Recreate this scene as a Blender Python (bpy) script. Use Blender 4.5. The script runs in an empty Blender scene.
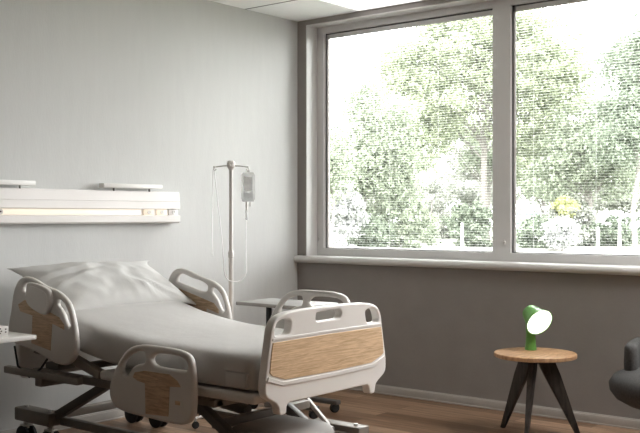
import bpy, bmesh, math, random
from mathutils import Vector, Matrix, noise
R = math.radians
S = bpy.context.scene
C = S.collection

# ------------------------------------------------------------------ camera, sky, light, exposure
cd = bpy.data.cameras.new('camera'); cam = bpy.data.objects.new('camera', cd); C.objects.link(cam)
cam.location = (-5.8605, -4.9949, 1.3067)
cam.rotation_euler = (R(90), 0, R(39.1143 - 90))
cd.sensor_width = 36; cd.lens = 971.6 / 640 * 36; cd.clip_start = .05; cd.clip_end = 300
S.camera = cam
W = bpy.data.worlds.new('sky'); S.world = W; W.use_nodes = True
bgn = W.node_tree.nodes['Background']
bgn.inputs[0].default_value = (.985, .99, 1, 1); bgn.inputs[1].default_value = 4.2
sd = bpy.data.lights.new('sun', 'SUN'); so = bpy.data.objects.new('sun', sd); C.objects.link(so)
sd.energy = 1.5; sd.angle = R(6); sd.color = (1, .97, .9)
so.rotation_euler = Vector((.62, .28, -.73)).to_track_quat('-Z', 'Y').to_euler()
pd = bpy.data.lights.new('window_portal', 'AREA'); po = bpy.data.objects.new('window_portal', pd); C.objects.link(po)
pd.shape = 'RECTANGLE'; pd.size = 3.28; pd.size_y = 1.85; pd.energy = 1
po.location = (.29, -1.725, 1.9); po.rotation_euler = (R(90), 0, R(90))
try: pd.cycles.is_portal = True
except Exception: pass
S.view_settings.view_transform = 'Standard'; S.view_settings.look = 'None'
S.view_settings.exposure = 1.92; S.view_settings.gamma = 1

# ------------------------------------------------------------------ materials
def nodes(name):
    m = bpy.data.materials.new(name); m.use_nodes = True
    nt = m.node_tree; return m, nt, nt.nodes['Principled BSDF']
def mat(name, col, rough=.5, metal=0, var=.0, scale=8, bump=0, bscale=60, stretch=(1, 1, 1), emis=None, es=0, spec=None):
    m, nt, b = nodes(name)
    b.inputs['Base Color'].default_value = (*col, 1); b.inputs['Roughness'].default_value = rough
    b.inputs['Metallic'].default_value = metal
    if spec is not None: b.inputs['Specular IOR Level'].default_value = spec
    tc = nt.nodes.new('ShaderNodeTexCoord'); mp = nt.nodes.new('ShaderNodeMapping')
    nt.links.new(tc.outputs['Object'], mp.inputs[0]); mp.inputs['Scale'].default_value = stretch
    if var:
        n = nt.nodes.new('ShaderNodeTexNoise'); n.inputs['Scale'].default_value = scale; n.inputs['Detail'].default_value = 6
        nt.links.new(mp.outputs[0], n.inputs[0])
        r = nt.nodes.new('ShaderNodeValToRGB'); nt.links.new(n.outputs[0], r.inputs[0])
        r.color_ramp.elements[0].position = .3; r.color_ramp.elements[1].position = .7
        r.color_ramp.elements[0].color = (*[c * (1 - var) for c in col], 1)
        r.color_ramp.elements[1].color = (*[min(1, c * (1 + var)) for c in col], 1)
        nt.links.new(r.outputs[0], b.inputs['Base Color'])
    if bump:
        n2 = nt.nodes.new('ShaderNodeTexNoise'); n2.inputs['Scale'].default_value = bscale; n2.inputs['Detail'].default_value = 4
        nt.links.new(mp.outputs[0], n2.inputs[0])
        bp = nt.nodes.new('ShaderNodeBump'); bp.inputs['Strength'].default_value = bump; bp.inputs['Distance'].default_value = .01
        nt.links.new(n2.outputs[0], bp.inputs['Height']); nt.links.new(bp.outputs[0], b.inputs['Normal'])
    if emis:
        b.inputs['Emission Color'].default_value = (*emis, 1); b.inputs['Emission Strength'].default_value = es
    return m
def wood(name, c0, c1, rot=(0, 0, 0), scale=(1, 1, 14), rough=.5, rings=5.0):
    m, nt, b = nodes(name); b.inputs['Roughness'].default_value = rough
    tc = nt.nodes.new('ShaderNodeTexCoord'); mp = nt.nodes.new('ShaderNodeMapping')
    mp.inputs['Scale'].default_value = scale; mp.inputs['Rotation'].default_value = rot
    nt.links.new(tc.outputs['Object'], mp.inputs[0])
    n = nt.nodes.new('ShaderNodeTexNoise'); n.inputs['Scale'].default_value = rings; n.inputs['Detail'].default_value = 8
    n.inputs['Roughness'].default_value = .65; n.inputs['Distortion'].default_value = .6
    nt.links.new(mp.outputs[0], n.inputs[0])
    r = nt.nodes.new('ShaderNodeValToRGB'); nt.links.new(n.outputs[0], r.inputs[0])
    r.color_ramp.elements[0].position = .36; r.color_ramp.elements[1].position = .62
    r.color_ramp.elements[0].color = (*c0, 1); r.color_ramp.elements[1].color = (*c1, 1)
    nt.links.new(r.outputs[0], b.inputs['Base Color'])
    return m

M = {}
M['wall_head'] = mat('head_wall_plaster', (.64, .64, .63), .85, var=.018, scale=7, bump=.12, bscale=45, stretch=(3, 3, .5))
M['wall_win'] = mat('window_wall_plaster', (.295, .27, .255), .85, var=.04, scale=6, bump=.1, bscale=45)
M['wall_far'] = mat('rear_wall_plaster', (.12, .115, .11), .9, var=.03)
M['ceiling'] = mat('ceiling_tile', (.93, .93, .925), .9, var=.015, scale=20)
M['ceiling_gap'] = mat('ceiling_gap', (.12, .12, .12), .9)
M['frame'] = mat('window_frame_grey', (.67, .655, .645), .45, var=.02)
M['sill'] = mat('sill_grey', (.66, .645, .63), .35, var=.02)
M['base'] = mat('skirting', (.47, .44, .41), .5, var=.03)
M['gasketgrey'] = mat('ceiling_rail', (.22, .22, .22), .7)
M['gasket'] = mat('gasket', (.08, .08, .08), .6)
M['bedplastic'] = mat('bed_plastic', (.66, .63, .595), .38, var=.015)
M['bedboard'] = mat('bed_board_plastic', (.86, .84, .81), .33, var=.01)
M['bedmetal'] = mat('bed_metal', (.25, .222, .195), .45, metal=.2, var=.04)
M['beddark'] = mat('bed_dark_metal', (.13, .12, .11), .5, metal=.3, var=.05)
M['beddark2'] = mat('bed_grey_cover', (.34, .32, .30), .5, var=.03)
M['greytop'] = mat('grey_laminate', (.33, .32, .305), .4, var=.01)
M['steel'] = mat('bright_steel', (.62, .60, .58), .3, metal=.7)
M['rubber'] = mat('rubber', (.012, .012, .012), .6)
M['sheet'] = mat('sheet_cotton', (.53, .515, .50), .95, var=.02, scale=5, bump=.25, bscale=9)
M['pillow'] = mat('pillow_cotton', (.58, .57, .555), .95, var=.015, bump=.2, bscale=12)
M['oakpanel'] = wood('oak_panel', (.56, .36, .19), (.88, .66, .43), scale=(1.5, 1.5, 34), rough=.45, rings=5)
M['oakdark'] = wood('oak_rail_panel', (.38, .255, .155), (.64, .46, .30), scale=(2.5, 2.5, 26), rough=.45, rings=5)
M['tableoak'] = wood('table_oak', (.40, .225, .115), (.62, .39, .22), rot=(0, 0, R(35)), scale=(4, 22, 4), rough=.45, rings=2)
M['darkwood'] = wood('blackened_wood', (.018, .015, .013), (.055, .046, .04), scale=(10, 10, 2), rough=.5, rings=4)
M['polewhite'] = mat('pole_enamel', (.66, .63, .60), .35, metal=.1)
M['white'] = mat('white_laminate', (.80, .78, .75), .4, var=.01)
M['panelwhite'] = mat('bed_head_panel_enamel', (.84, .80, .775), .35, var=.008)
M['green'] = mat('green_lacquer', (.13, .34, .075), .3, var=.03)
M['fabric'] = mat('charcoal_wool', (.075, .073, .072), .95, var=.18, scale=90, bump=.3, bscale=300)
M['black'] = mat('black_metal', (.01, .01, .01), .5)
M['ink'] = mat('dark_print', (.07, .03, .03), .7)
M['lampglow'] = mat('lamp_diffuser', (.9, .9, .85), .5, emis=(.95, 1, .86), es=.55)
M['warmglow'] = mat('warm_diffuser', (.85, .78, .68), .5, emis=(1, .82, .62), es=.10)
M['fillglow'] = mat('added_fill_panel', (.9, .9, .9), .5, emis=(1, .99, .97), es=5.2)
M['dimglow'] = mat('led_panel_dimmed', (.9, .9, .9), .5, emis=(1, .99, .97), es=.35)
def glassy(name, col, alpha, rough=.05):
    m = bpy.data.materials.new(name); m.use_nodes = True; nt = m.node_tree; nt.nodes.clear()
    o = nt.nodes.new('ShaderNodeOutputMaterial'); t = nt.nodes.new('ShaderNodeBsdfTransparent'); t.inputs[0].default_value = (*col, 1)
    g = nt.nodes.new('ShaderNodeBsdfGlossy'); g.inputs['Roughness'].default_value = rough
    lw = nt.nodes.new('ShaderNodeFresnel'); lw.inputs[0].default_value = 1.3
    mx = nt.nodes.new('ShaderNodeMixShader'); nt.links.new(lw.outputs[0], mx.inputs[0])
    nt.links.new(t.outputs[0], mx.inputs[1]); nt.links.new(g.outputs[0], mx.inputs[2])
    if alpha:
        d = nt.nodes.new('ShaderNodeBsdfDiffuse'); d.inputs[0].default_value = (.85, .85, .84, 1)
        m2 = nt.nodes.new('ShaderNodeMixShader'); m2.inputs[0].default_value = alpha
        nt.links.new(mx.outputs[0], m2.inputs[1]); nt.links.new(d.outputs[0], m2.inputs[2]); nt.links.new(m2.outputs[0], o.inputs[0])
    else: nt.links.new(mx.outputs[0], o.inputs[0])
    return m
M['glass'] = glassy('window_glass', (.97, .98, .975), 0, .0)
M['bagclear'] = glassy('clear_vinyl', (.98, .98, .98), .32, .15)
def leafmat(name, c0, c1):
    m = bpy.data.materials.new(name); m.use_nodes = True; nt = m.node_tree; nt.nodes.clear()
    o = nt.nodes.new('ShaderNodeOutputMaterial'); d = nt.nodes.new('ShaderNodeBsdfDiffuse'); t = nt.nodes.new('ShaderNodeBsdfTranslucent')
    mx = nt.nodes.new('ShaderNodeMixShader'); mx.inputs[0].default_value = .4
    tc = nt.nodes.new('ShaderNodeTexCoord'); n = nt.nodes.new('ShaderNodeTexNoise'); n.inputs['Scale'].default_value = 9; n.inputs['Detail'].default_value = 3
    n.inputs['Roughness'].default_value = .8
    r = nt.nodes.new('ShaderNodeValToRGB'); r.color_ramp.elements[0].position = .38; r.color_ramp.elements[1].position = .58
    r.color_ramp.elements[0].color = (*c0, 1); r.color_ramp.elements[1].color = (*c1, 1)
    nt.links.new(tc.outputs['Object'], n.inputs[0]); nt.links.new(n.outputs[0], r.inputs[0])
    for x in (d, t): nt.links.new(r.outputs[0], x.inputs[0])
    nt.links.new(d.outputs[0], mx.inputs[1]); nt.links.new(t.outputs[0], mx.inputs[2]); nt.links.new(mx.outputs[0], o.inputs[0])
    return m
M['tubing'] = leafmat('clear_tubing', (.95, .95, .95), (.97, .97, .97))
M['leaf_green'] = leafmat('leaf_green', (.036, .046, .031), (.40, .445, .34))
M['leaf_yellow'] = leafmat('leaf_yellow_green', (.042, .052, .032), (.44, .485, .34))
M['leaf_deep'] = leafmat('leaf_deep_green', (.032, .042, .030), (.31, .355, .275))
M['leaf_pale'] = leafmat('leaf_pale', (.07, .075, .065), (.46, .475, .42))  # outdoor haze put into the leaf colour as paleness
M['blossom'] = leafmat('white_blossom', (.05, .06, .05), (.75, .75, .74))
M['gold'] = leafmat('yellow_leaf', (.24, .25, .10), (.50, .52, .28))
M['bark'] = mat('bark', (.16, .15, .135), .9, var=.3, scale=10)
M['palebark'] = mat('pale_bark', (.62, .60, .56), .9, var=.15, scale=10)
M['lawn'] = mat('lawn', (.12, .13, .09), .95, var=.25, scale=1.5)
M['path'] = mat('pale_path', (.34, .33, .30), .9, var=.05)
M['slat'] = mat('blind_slat', (.80, .80, .78), .6)
M['fence'] = mat('fence_boards', (.30, .36, .36), .8, var=.1)
M['fencewhite'] = mat('white_painted_rail', (.85, .85, .84), .6)

def floor_mat():
    m, nt, b = nodes('oak_floor_planks'); b.inputs['Roughness'].default_value = .42
    L = nt.links.new
    tc = nt.nodes.new('ShaderNodeTexCoord'); mp = nt.nodes.new('ShaderNodeMapping'); mp.inputs['Rotation'].default_value = (0, 0, R(90))
    L(tc.outputs['Object'], mp.inputs[0])
    br = nt.nodes.new('ShaderNodeTexBrick'); br.inputs['Scale'].default_value = 1; br.inputs['Brick Width'].default_value = 1.25
    br.inputs['Row Height'].default_value = .135; br.inputs['Mortar Size'].default_value = .0018; br.offset = .37
    br.inputs['Color1'].default_value = (0, 0, 0, 1); br.inputs['Color2'].default_value = (1, 1, 1, 1); br.inputs['Mortar'].default_value = (.5, .5, .5, 1)
    L(mp.outputs[0], br.inputs[0])
    cr = nt.nodes.new('ShaderNodeValToRGB'); L(br.outputs['Color'], cr.inputs[0])
    e = cr.color_ramp.elements; e[0].color = (.17, .095, .055, 1); e[1].color = (.43, .29, .195, 1)
    e.new(.5).color = (.28, .175, .11, 1)
    mp2 = nt.nodes.new('ShaderNodeMapping'); mp2.inputs['Scale'].default_value = (16, 1.2, 1); L(tc.outputs['Object'], mp2.inputs[0])
    n = nt.nodes.new('ShaderNodeTexNoise'); n.inputs['Scale'].default_value = 2.2; n.inputs['Detail'].default_value = 9; n.inputs['Roughness'].default_value = .62
    L(mp2.outputs[0], n.inputs[0])
    r2 = nt.nodes.new('ShaderNodeValToRGB'); L(n.outputs[0], r2.inputs[0]); r2.color_ramp.elements[0].position = .3; r2.color_ramp.elements[1].position = .72
    r2.color_ramp.elements[0].color = (.5, .47, .45, 1); r2.color_ramp.elements[1].color = (1.35, 1.3, 1.25, 1)
    mx = nt.nodes.new('ShaderNodeMix'); mx.data_type = 'RGBA'; mx.blend_type = 'MULTIPLY'; mx.inputs[0].default_value = 1
    L(cr.outputs[0], mx.inputs[6]); L(r2.outputs[0], mx.inputs[7])
    mm = nt.nodes.new('ShaderNodeMix'); mm.data_type = 'RGBA'; L(br.outputs['Fac'], mm.inputs[0]); L(mx.outputs[2], mm.inputs[6])
    mm.inputs[7].default_value = (.05, .035, .025, 1); L(mm.outputs[2], b.inputs['Base Color'])
    bp = nt.nodes.new('ShaderNodeBump'); bp.inputs['Strength'].default_value = .15; bp.inputs['Distance'].default_value = .003
    L(n.outputs[0], bp.inputs['Height']); L(bp.outputs[0], b.inputs['Normal'])
    return m
M['floor'] = floor_mat()

# ------------------------------------------------------------------ helpers
ROOT = {}
def wloc(o):
    v = Vector((0, 0, 0))
    while o: v += o.location; o = o.parent
    return v
def tag(o, label=None, cat=None, group=None, kind=None):
    if label: o['label'] = label
    if cat: o['category'] = cat
    if group: o['group'] = group
    if kind: o['kind'] = kind
    return o
def thing(name, label, cat, loc=(0, 0, 0), group=None, kind=None):
    o = bpy.data.objects.new(name, None); C.objects.link(o); o.location = loc; o.empty_display_size = .1
    return tag(o, label, cat, group, kind)
class MB:
    def __init__(s): s.bm = bmesh.new()
    def box(s, a, b, bev=0, seg=2, mtx=None):
        x0, y0, z0 = a; x1, y1, z1 = b
        r = bmesh.ops.create_cube(s.bm, size=1); vs = r['verts']
        for v in vs: v.co = Vector(((x0 + x1) / 2 + v.co.x * (x1 - x0), (y0 + y1) / 2 + v.co.y * (y1 - y0), (z0 + z1) / 2 + v.co.z * (z1 - z0)))
        es = list({e for v in vs for e in v.link_edges})
        if bev:
            rb = bmesh.ops.bevel(s.bm, geom=es, offset=bev, segments=seg, affect='EDGES', profile=.5)
            vs = list({v for f in rb['faces'] for v in f.verts} | {v for v in vs if v.is_valid})
        if mtx:
            for v in vs: v.co = mtx @ v.co
        return s
    def beam(s, p, q, w, h, bev=.004, up=(0, 0, 1)):
        p = Vector(p); q = Vector(q); d = (q - p); L = d.length; d.normalize()
        x = d.cross(Vector(up)).normalized(); z = x.cross(d)
        m = Matrix((( x.x, d.x, z.x, p.x), (x.y, d.y, z.y, p.y), (x.z, d.z, z.z, p.z), (0, 0, 0, 1)))
        return s.box((-w / 2, 0, -h / 2), (w / 2, L, h / 2), bev, 2, m)
    def tube(s, pts, r, n=12, cap=True):
        pts = [Vector(p) for p in pts]; rs = r if isinstance(r, (list, tuple)) else [r] * len(pts)
        rings = []; up = Vector((0, 0, 1)); px = None
        for i, p in enumerate(pts):
            d = (pts[min(i + 1, len(pts) - 1)] - pts[max(i - 1, 0)]).normalized()
            if px is None:
                a = up if abs(d.z) < .9 else Vector((1, 0, 0)); px = d.cross(a).normalized()
            else: px = (px - d * px.dot(d)).normalized()
            y = d.cross(px)
            rings.append([s.bm.verts.new(p + (px * math.cos(2 * math.pi * k / n) + y * math.sin(2 * math.pi * k / n)) * rs[i]) for k in range(n)])
        for a, b in zip(rings, rings[1:]):
            for k in range(n): s.bm.faces.new((a[k], a[(k + 1) % n], b[(k + 1) % n], b[k]))
        if cap: s.bm.faces.new(rings[0][::-1]); s.bm.faces.new(rings[-1])
        return s
    def lathe(s, prof, c=(0, 0, 0), axis=(0, 0, 1), n=32, cap=True):
        """prof = [(radius, height along axis)]"""
        c = Vector(c); d = Vector(axis).normalized(); a = Vector((0, 0, 1)) if abs(d.z) < .9 else Vector((1, 0, 0))
        x = d.cross(a).normalized(); y = d.cross(x); rings = []
        for r, h in prof:
            rings.append([s.bm.verts.new(c + d * h + (x * math.cos(2 * math.pi * k / n) + y * math.sin(2 * math.pi * k / n)) * max(r, 1e-4)) for k in range(n)])
        for p, q in zip(rings, rings[1:]):
            for k in range(n): s.bm.faces.new((p[k], p[(k + 1) % n], q[(k + 1) % n], q[k]))
        if cap: s.bm.faces.new(rings[0][::-1]); s.bm.faces.new(rings[-1])
        return s
    def prism(s, poly, f0, f1):
        """poly 2-D points; f0/f1 map a 2-D point to 3-D for either side"""
        a = [s.bm.verts.new(f0(p)) for p in poly]; b = [s.bm.verts.new(f1(p)) for p in poly]; n = len(poly)
        s.bm.faces.new(a); s.bm.faces.new(b[::-1])
        for k in range(n): s.bm.faces.new((a[k], b[k], b[(k + 1) % n], a[(k + 1) % n]))
        return s
    def build(s, name, m, parent=None, smooth=35, world=True):
        bmesh.ops.recalc_face_normals(s.bm, faces=s.bm.faces)
        me = bpy.data.meshes.new(name); s.bm.to_mesh(me); s.bm.free()
        return link(name, me, m, parent, smooth, world)
def link(name, me, m, parent=None, smooth=35, world=True):
    if parent and world: me.transform(Matrix.Translation(-wloc(parent)))
    me.materials.clear(); me.materials.append(m)
    for p in me.polygons: p.use_smooth = True
    if smooth: me.set_sharp_from_angle(angle=R(smooth))
    o = bpy.data.objects.new(name, me); C.objects.link(o)
    if parent: o.parent = parent
    return o
def recentre(o):
    """put a top-level mesh's origin at the middle of its base"""
    vs = o.data.vertices; xs = [v.co.x for v in vs]; ys = [v.co.y for v in vs]; zs = [v.co.z for v in vs]
    c = Vector(((min(xs) + max(xs)) / 2, (min(ys) + max(ys)) / 2, min(zs)))
    o.data.transform(Matrix.Translation(-c)); o.location = o.location + c
    return o
def smoothloop(p, n=5):
    out = []; N = len(p)
    for i in range(N):
        a, b, c, d = (Vector(p[(i + k - 1) % N]) for k in range(4))
        l0, l1, l2 = (b - a).length, (c - b).length, (d - c).length
        m1 = (c - a) / (l0 + l1) * min(l1, 3 * l0); m2 = (d - b) / (l1 + l2) * min(l1, 3 * l2)
        for j in range(n):
            t = j / n; t2, t3 = t * t, t * t * t
            out.append(b * (2 * t3 - 3 * t2 + 1) + m1 * (t3 - 2 * t2 + t) + c * (3 * t2 - 2 * t3) + m2 * (t3 - t2))
    return out
def _inset(pts, d):
    n = len(pts); out = []
    for i in range(n):
        a, b, c = pts[i - 1], pts[i], pts[(i + 1) % n]
        e1 = (b - a).normalized(); e2 = (c - b).normalized()
        n1 = Vector((-e1.y, e1.x)); n2 = Vector((-e2.y, e2.x)); m_ = n1 + n2
        if m_.length < 1e-6: m_ = n1
        m_.normalize(); out.append(b + m_ * min(d / max(.35, m_.dot(n1)), d * 1.6))
    return out
def plate(name, loops, half, bev, m, parent, f, smooth=40, subdiv=5):
    """rounded plate: loops[0] outline, the rest holes; f(a,b,c) -> world"""
    from mathutils.geometry import tessellate_polygon
    steps = 5; L = []
    for k, lp in enumerate(loops):
        p = smoothloop(lp, subdiv) if subdiv > 1 else [Vector(q) for q in lp]
        area = sum(p[i - 1].x * p[i].y - p[i].x * p[i - 1].y for i in range(len(p)))
        if (area > 0) != (k == 0): p.reverse()
        L.append(p)
    lev = [(bev * (1 - math.cos(math.pi / 2 * q / steps)), (half - bev) + bev * math.sin(math.pi / 2 * q / steps)) for q in range(steps + 1)]
    bm = bmesh.new(); capt, capb = [], []; inn = []
    for p in L:
        rt = []; 
        for ins, z in lev:
            q = _inset(p, ins); rt.append((q, z))
        vt = [[bm.verts.new((v.x, v.y, z)) for v in q] for q, z in rt]; vb = [[bm.verts.new((v.x, v.y, -z)) for v in q] for q, z in rt]
        seq = vb[::-1] + vt; n = len(p)
        for a, b in zip(seq, seq[1:]):
            for i in range(n): bm.faces.new((a[i], a[(i + 1) % n], b[(i + 1) % n], b[i]))
        capt += vt[-1]; capb += vb[-1]; inn.append([Vector((v.x * .7648 - v.y * .6442, v.x * .6442 + v.y * .7648, 0)) for v in rt[-1][0]])
    capf = []
    for tri in tessellate_polygon(inn):
        for cap_ in (capt, capb):
            try: capf.append(bm.faces.new([cap_[t] for t in tri]))
            except ValueError: pass
    bmesh.ops.recalc_face_normals(bm, faces=bm.faces)
    for v in bm.verts: v.co = Vector(f(*v.co))
    bmesh.ops.recalc_face_normals(bm, faces=bm.faces)
    bm.faces.index_update(); bm.edges.index_update(); cf = set(capf)
    sh = [e.index for e in bm.edges if sum(1 for x in e.link_faces if x in cf) == 1]
    me = bpy.data.meshes.new(name); bm.to_mesh(me); bm.free()
    o = link(name, me, m, parent, smooth)
    at = me.attributes.get('sharp_edge') or me.attributes.new('sharp_edge', 'BOOLEAN', 'EDGE')
    for k in sh: at.data[k].value = True
    return o
def copy_tree(o, parent=None):
    c = o.copy(); C.objects.link(c); c.parent = parent
    for ch in list(o.children): copy_tree(ch, c)
    return c
def struct(name, mb, m, parent=None, label=None):
    o = mb.build(name, m, parent); o['kind'] = 'structure'
    if label: o['label'] = label
    return o

# ------------------------------------------------------------------ room shell
XB, YB, H = -7.6, -7.2, 2.85
f = MB().box((XB, YB, -.12), (0, 0, 0)); struct('floor', f, M['floor'], label='brown oak plank floor')
struct('wall_left', MB().box((XB - .3, 0, -.12), (.3, .3, H + .2)), M['wall_head'], label='pale grey plaster wall behind the bed head')
OY0, OY1, OZ0, OZ1 = -.088, -3.36, .97, 2.812
w = MB().box((0, YB, -.12), (.3, 0, OZ0)).box((0, YB, OZ1), (.3, 0, H + .2)).box((0, OY0, OZ0), (.3, 0, OZ1)).box((0, YB, OZ0), (.3, OY1, OZ1))
struct('trim_3', MB().box((.001, OY0 - .006, .9985), (.13, OY0 + .001, OZ1)).box((.001, OY1, OZ1 - .006), (.13, OY0, OZ1 + .001)).box((.001, OY1 - .001, .9985), (.13, OY1 + .006, OZ1)), M['sill'], label='added window recess lining, paler to stand for daylight on it')  # added lining: daylight on the reveal is put into its pale colour
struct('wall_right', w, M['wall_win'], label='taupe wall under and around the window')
struct('wall_back', MB().box((XB - .3, YB - .3, -.12), (.3, YB, H + .2)), M['wall_far'], label='plain wall opposite the bed head')
struct('wall_front', MB().box((XB - .3, YB, -.12), (XB, 0, H + .2)), M['wall_far'], label='plain wall facing the window')
c = MB().box((XB, YB, H + .02), (0, 0, H + .18))
struct('ceiling', c, M['ceiling_gap'], label='white tiled ceiling')
c = MB(); PAN = {(0, 1), (0, 6), (0, 7), (0, 9), (1, 6), (1, 7), (1, 9)}  # corner panel is visible; the others are added, unseen, to brighten the footboard
for i in range(13):
    for j in range(12):
        x1 = -.6 * i - (.006 if i else 0); y1 = -.6 * j - (.002 if j else 0); x0 = max(XB, -.6 * (i + 1) + .006); y0 = max(YB, -.6 * (j + 1) + .002)
        if (i, j) in PAN or x1 - x0 < .02: continue
        c.box((x0, y0, H), (x1, y1, H + .02))
struct('trim_1', c, M['ceiling'], label='square white ceiling tiles')
for n_, (i, j) in enumerate(sorted(PAN)):
    t = thing('ceiling_light', ('square recessed ceiling light glowing above the window corner' if j == 1 else 'added ceiling fill light in a row over the unseen front of the room'), 'ceiling light', (-.6 * i - .3, -.6 * j - .3, H), None if j == 1 else 'added fill lights over the front of the room')
    x, y = t.location.x, t.location.y
    fr = MB()
    for a, b in (((-.298, -.298), (.298, -.285)), ((-.298, .285), (.298, .298)), ((-.298, -.285), (-.285, .285)), ((.285, -.285), (.298, .285))):
        fr.box((x + a[0], y + a[1], H), (x + b[0], y + b[1], H + .018))
    fr.build('light_frame', M['ceiling'], t)
    MB().box((x - .285, y - .285, H + .004), (x + .285, y + .285, H + .016)).build('diffuser', M['dimglow'] if j == 1 else M['fillglow'], t)
tb_ = MB()
for i in range(1, 13): tb_.box((-.6 * i - .007, YB, H - .002), (-.6 * i + .007, 0, H + .003))
struct('trim_4', tb_, M['gasketgrey'], label='thin dark ceiling rails between the tiles')
# skirting
def skirt(name, a, b, dx, dy):
    mb = MB(); x0, y0 = a; x1, y1 = b
    mb.box((min(x0, x1 + dx), min(y0, y1 + dy), 0), (max(x0, x1 + dx), max(y0, y1 + dy), .055), .002)
    mb.box((min(x0, x1 + dx * .55), min(y0, y1 + dy * .55), .05), (max(x0, x1 + dx * .55), max(y0, y1 + dy * .55), .062), .002)
    mb.box((min(x0, x1 + dx * 1.7), min(y0, y1 + dy * 1.7), 0), (max(x0, x1 + dx * 1.7), max(y0, y1 + dy * 1.7), .008), .002)
    return struct(name, mb, M['base'])
skirt('baseboard_right', (0, YB), (0, 0), -.014, 0)
skirt('baseboard_left', (XB, 0), (0, 0), 0, -.014)
skirt('baseboard_back', (XB, YB), (0, YB), 0, .014)
skirt('baseboard_front', (XB, YB), (XB, 0), .014, 0)
# sill: round-nosed board
prof = []
for k in range(13):
    a = R(90 + 180 * k / 12); prof.append((-.022 + math.cos(a) * .027, .972 + math.sin(a) * .027))
prof += [(.128, .945), (.128, .999)]
prof = [(x, z) for x, z in prof]
s_ = MB(); s_.prism([p for p in prof if p[0] <= .001] + [(0, .945), (0, .999)], lambda p: (p[0], -.002, p[1]), lambda p: (p[0], -3.42, p[1]))
s_.box((-.001, OY1 + .001, .971), (.28, OY0 - .001, .9985))
struct('trim_2', s_, M['sill'], label='round-nosed grey window sill')

# window
win = bpy.data.objects.new('window_1', None); C.objects.link(win); win['kind'] = 'structure'; win.location = (.13, -1.72, 1.0)
win['label'] = 'long grey-framed window of wide panes'
ZG0, ZG1, FX0, FX1 = 1.057, 2.757, .13, .19
panes = [(-.16 - 1.645 * i, -.16 - 1.645 * i - 1.508) for i in range(2)]
fm = MB(); fm.box((FX0, OY1, .999), (FX1, OY0, ZG0)); fm.box((FX0, OY1, ZG1), (FX1, OY0, OZ1))
fm.box((FX0, panes[0][0], ZG0), (FX1, OY0, ZG1)); fm.box((FX0, OY1, ZG0), (FX1, panes[-1][1], ZG1)); fm.build('frame', M['frame'], win)
for i in range(1):
    MB().box((FX0, panes[i + 1][0], ZG0), (FX1, panes[i][1], ZG1)).build('mullion', M['frame'], win)
for y0, y1 in panes:
    MB().box((.1665, y1, ZG0), (.1685, y0, ZG1)).build('glass_pane', M['glass'], win)
    g = MB(); t_ = .010
    g.box((.158, y1, ZG0), (.1665, y1 + t_, ZG1)).box((.158, y0 - t_, ZG0), (.1665, y0, ZG1)).box((.158, y1, ZG0), (.1665, y0, ZG0 + t_ * .5)).box((.158, y1, ZG1 - t_), (.1665, y0, ZG1))
    g.build('gasket', M['gasket'], win)
    s2 = MB(); s2.box((.160, y0 - t_ - .016, ZG0), (.1663, y0 - t_, ZG1)).box((.160, y1, ZG1 - .045), (.1663, y0, ZG1 - t_)); s2.build('sash_strip', M['frame'], win)
for y in (-.115, panes[0][1] - .095):
    l = MB().lathe([(.009, 0), (.009, .006), (.005, .010)], (.13, y, 1.13), (-1, 0, 0), 12); l.box((.12, y - .004, 1.115), (.128, y + .004, 1.145), .002)
    l.build('latch', M['steel'], win)

# outside blinds: thin open slats
def blind(y0, y1, cords, label):
    t = thing('venetian_blind', label, 'blind', (.25, (y0 + y1) / 2, ZG0 - .005), 'fine open blinds outside the window panes')
    hr = MB().box((.235, y1 - .01, ZG1 - .01), (.265, y0 + .01, ZG1 + .03), .003); hr.build('head_rail', M['frame'], t)
    s = MB(); z = ZG0 + .03
    while z < ZG1 - .02:
        s.box((.2455, y1, z), (.2545, y0, z + .0012)); z += .0185
    s.build('slats', M['slat'], t, smooth=None)
    for y in cords: MB().tube([(.25, y, ZG0 + .012), (.25, y, ZG1)], .0008, 5).build('ladder_cord', M['slat'], t)
    MB().box((.242, y1, ZG0 - .004), (.258, y0, ZG0 + .012), .002).build('bottom_rail', M['slat'], t)
blind(panes[0][0] + .0, panes[0][1], (-.24, -.33, -.71, -1.15), 'fine white open-slat blind behind the left window pane nearest the room corner')
blind(panes[1][0], panes[1][1] - .0, (-1.92, -2.37, -2.85), 'fine white open-slat blind behind the pane right of the thick grey mullion')

# ------------------------------------------------------------------ bed head panel on the wall
t = thing('bed_head_panel', 'long white wall panel with a warm lit strip above the bed', 'wall panel', (-2.35, 0, 1.262))
X0, X1 = -3.45, -1.315
h = MB()
h.prism([(0, 1.262), (-.058, 1.262), (-.07, 1.272), (-.07, 1.313), (-.045, 1.316), (-.045, 1.355), (-.07, 1.358), (-.066, 1.40), (-.064, 1.404), (-.066, 1.408), (-.06, 1.47), (-.052, 1.473), (0, 1.473)],
        lambda p: (X0, p[0], p[1]), lambda p: (X1, p[0], p[1]))
h.build('housing', M['panelwhite'], t, 20)
MB().box((X0 + .01, -.0505, 1.318), (-1.645, -.045, 1.353), .001).build('light_strip', M['warmglow'], t)
for x0, x1 in ((-1.625, -1.535), (-1.515, -1.42), (-1.405, -1.322)):
    o = MB().box((x0, -.054, 1.316), (x1, -.044, 1.355), .002).build('socket', M['warmglow'] if x0 < -1.45 else M['panelwhite'], t)
    MB().lathe([(.013, 0), (.013, .003), (.009, .0035), (.009, .001)], ((x0 + x1) / 2, -.0545, 1.335), (0, -1, 0), 16).build('socket_ring', M['white'], o)
o = MB().lathe([(.017, 0), (.017, .004), (.012, .005), (.011, .002)], (-2.69, -.0505, 1.335), (0, -1, 0), 20).build('round_socket', M['polewhite'], t)
MB().lathe([(.005, 0), (.005, .004)], (-2.69, -.0525, 1.335), (0, -1, 0), 10).build('socket_pin', M['ink'], o)
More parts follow.
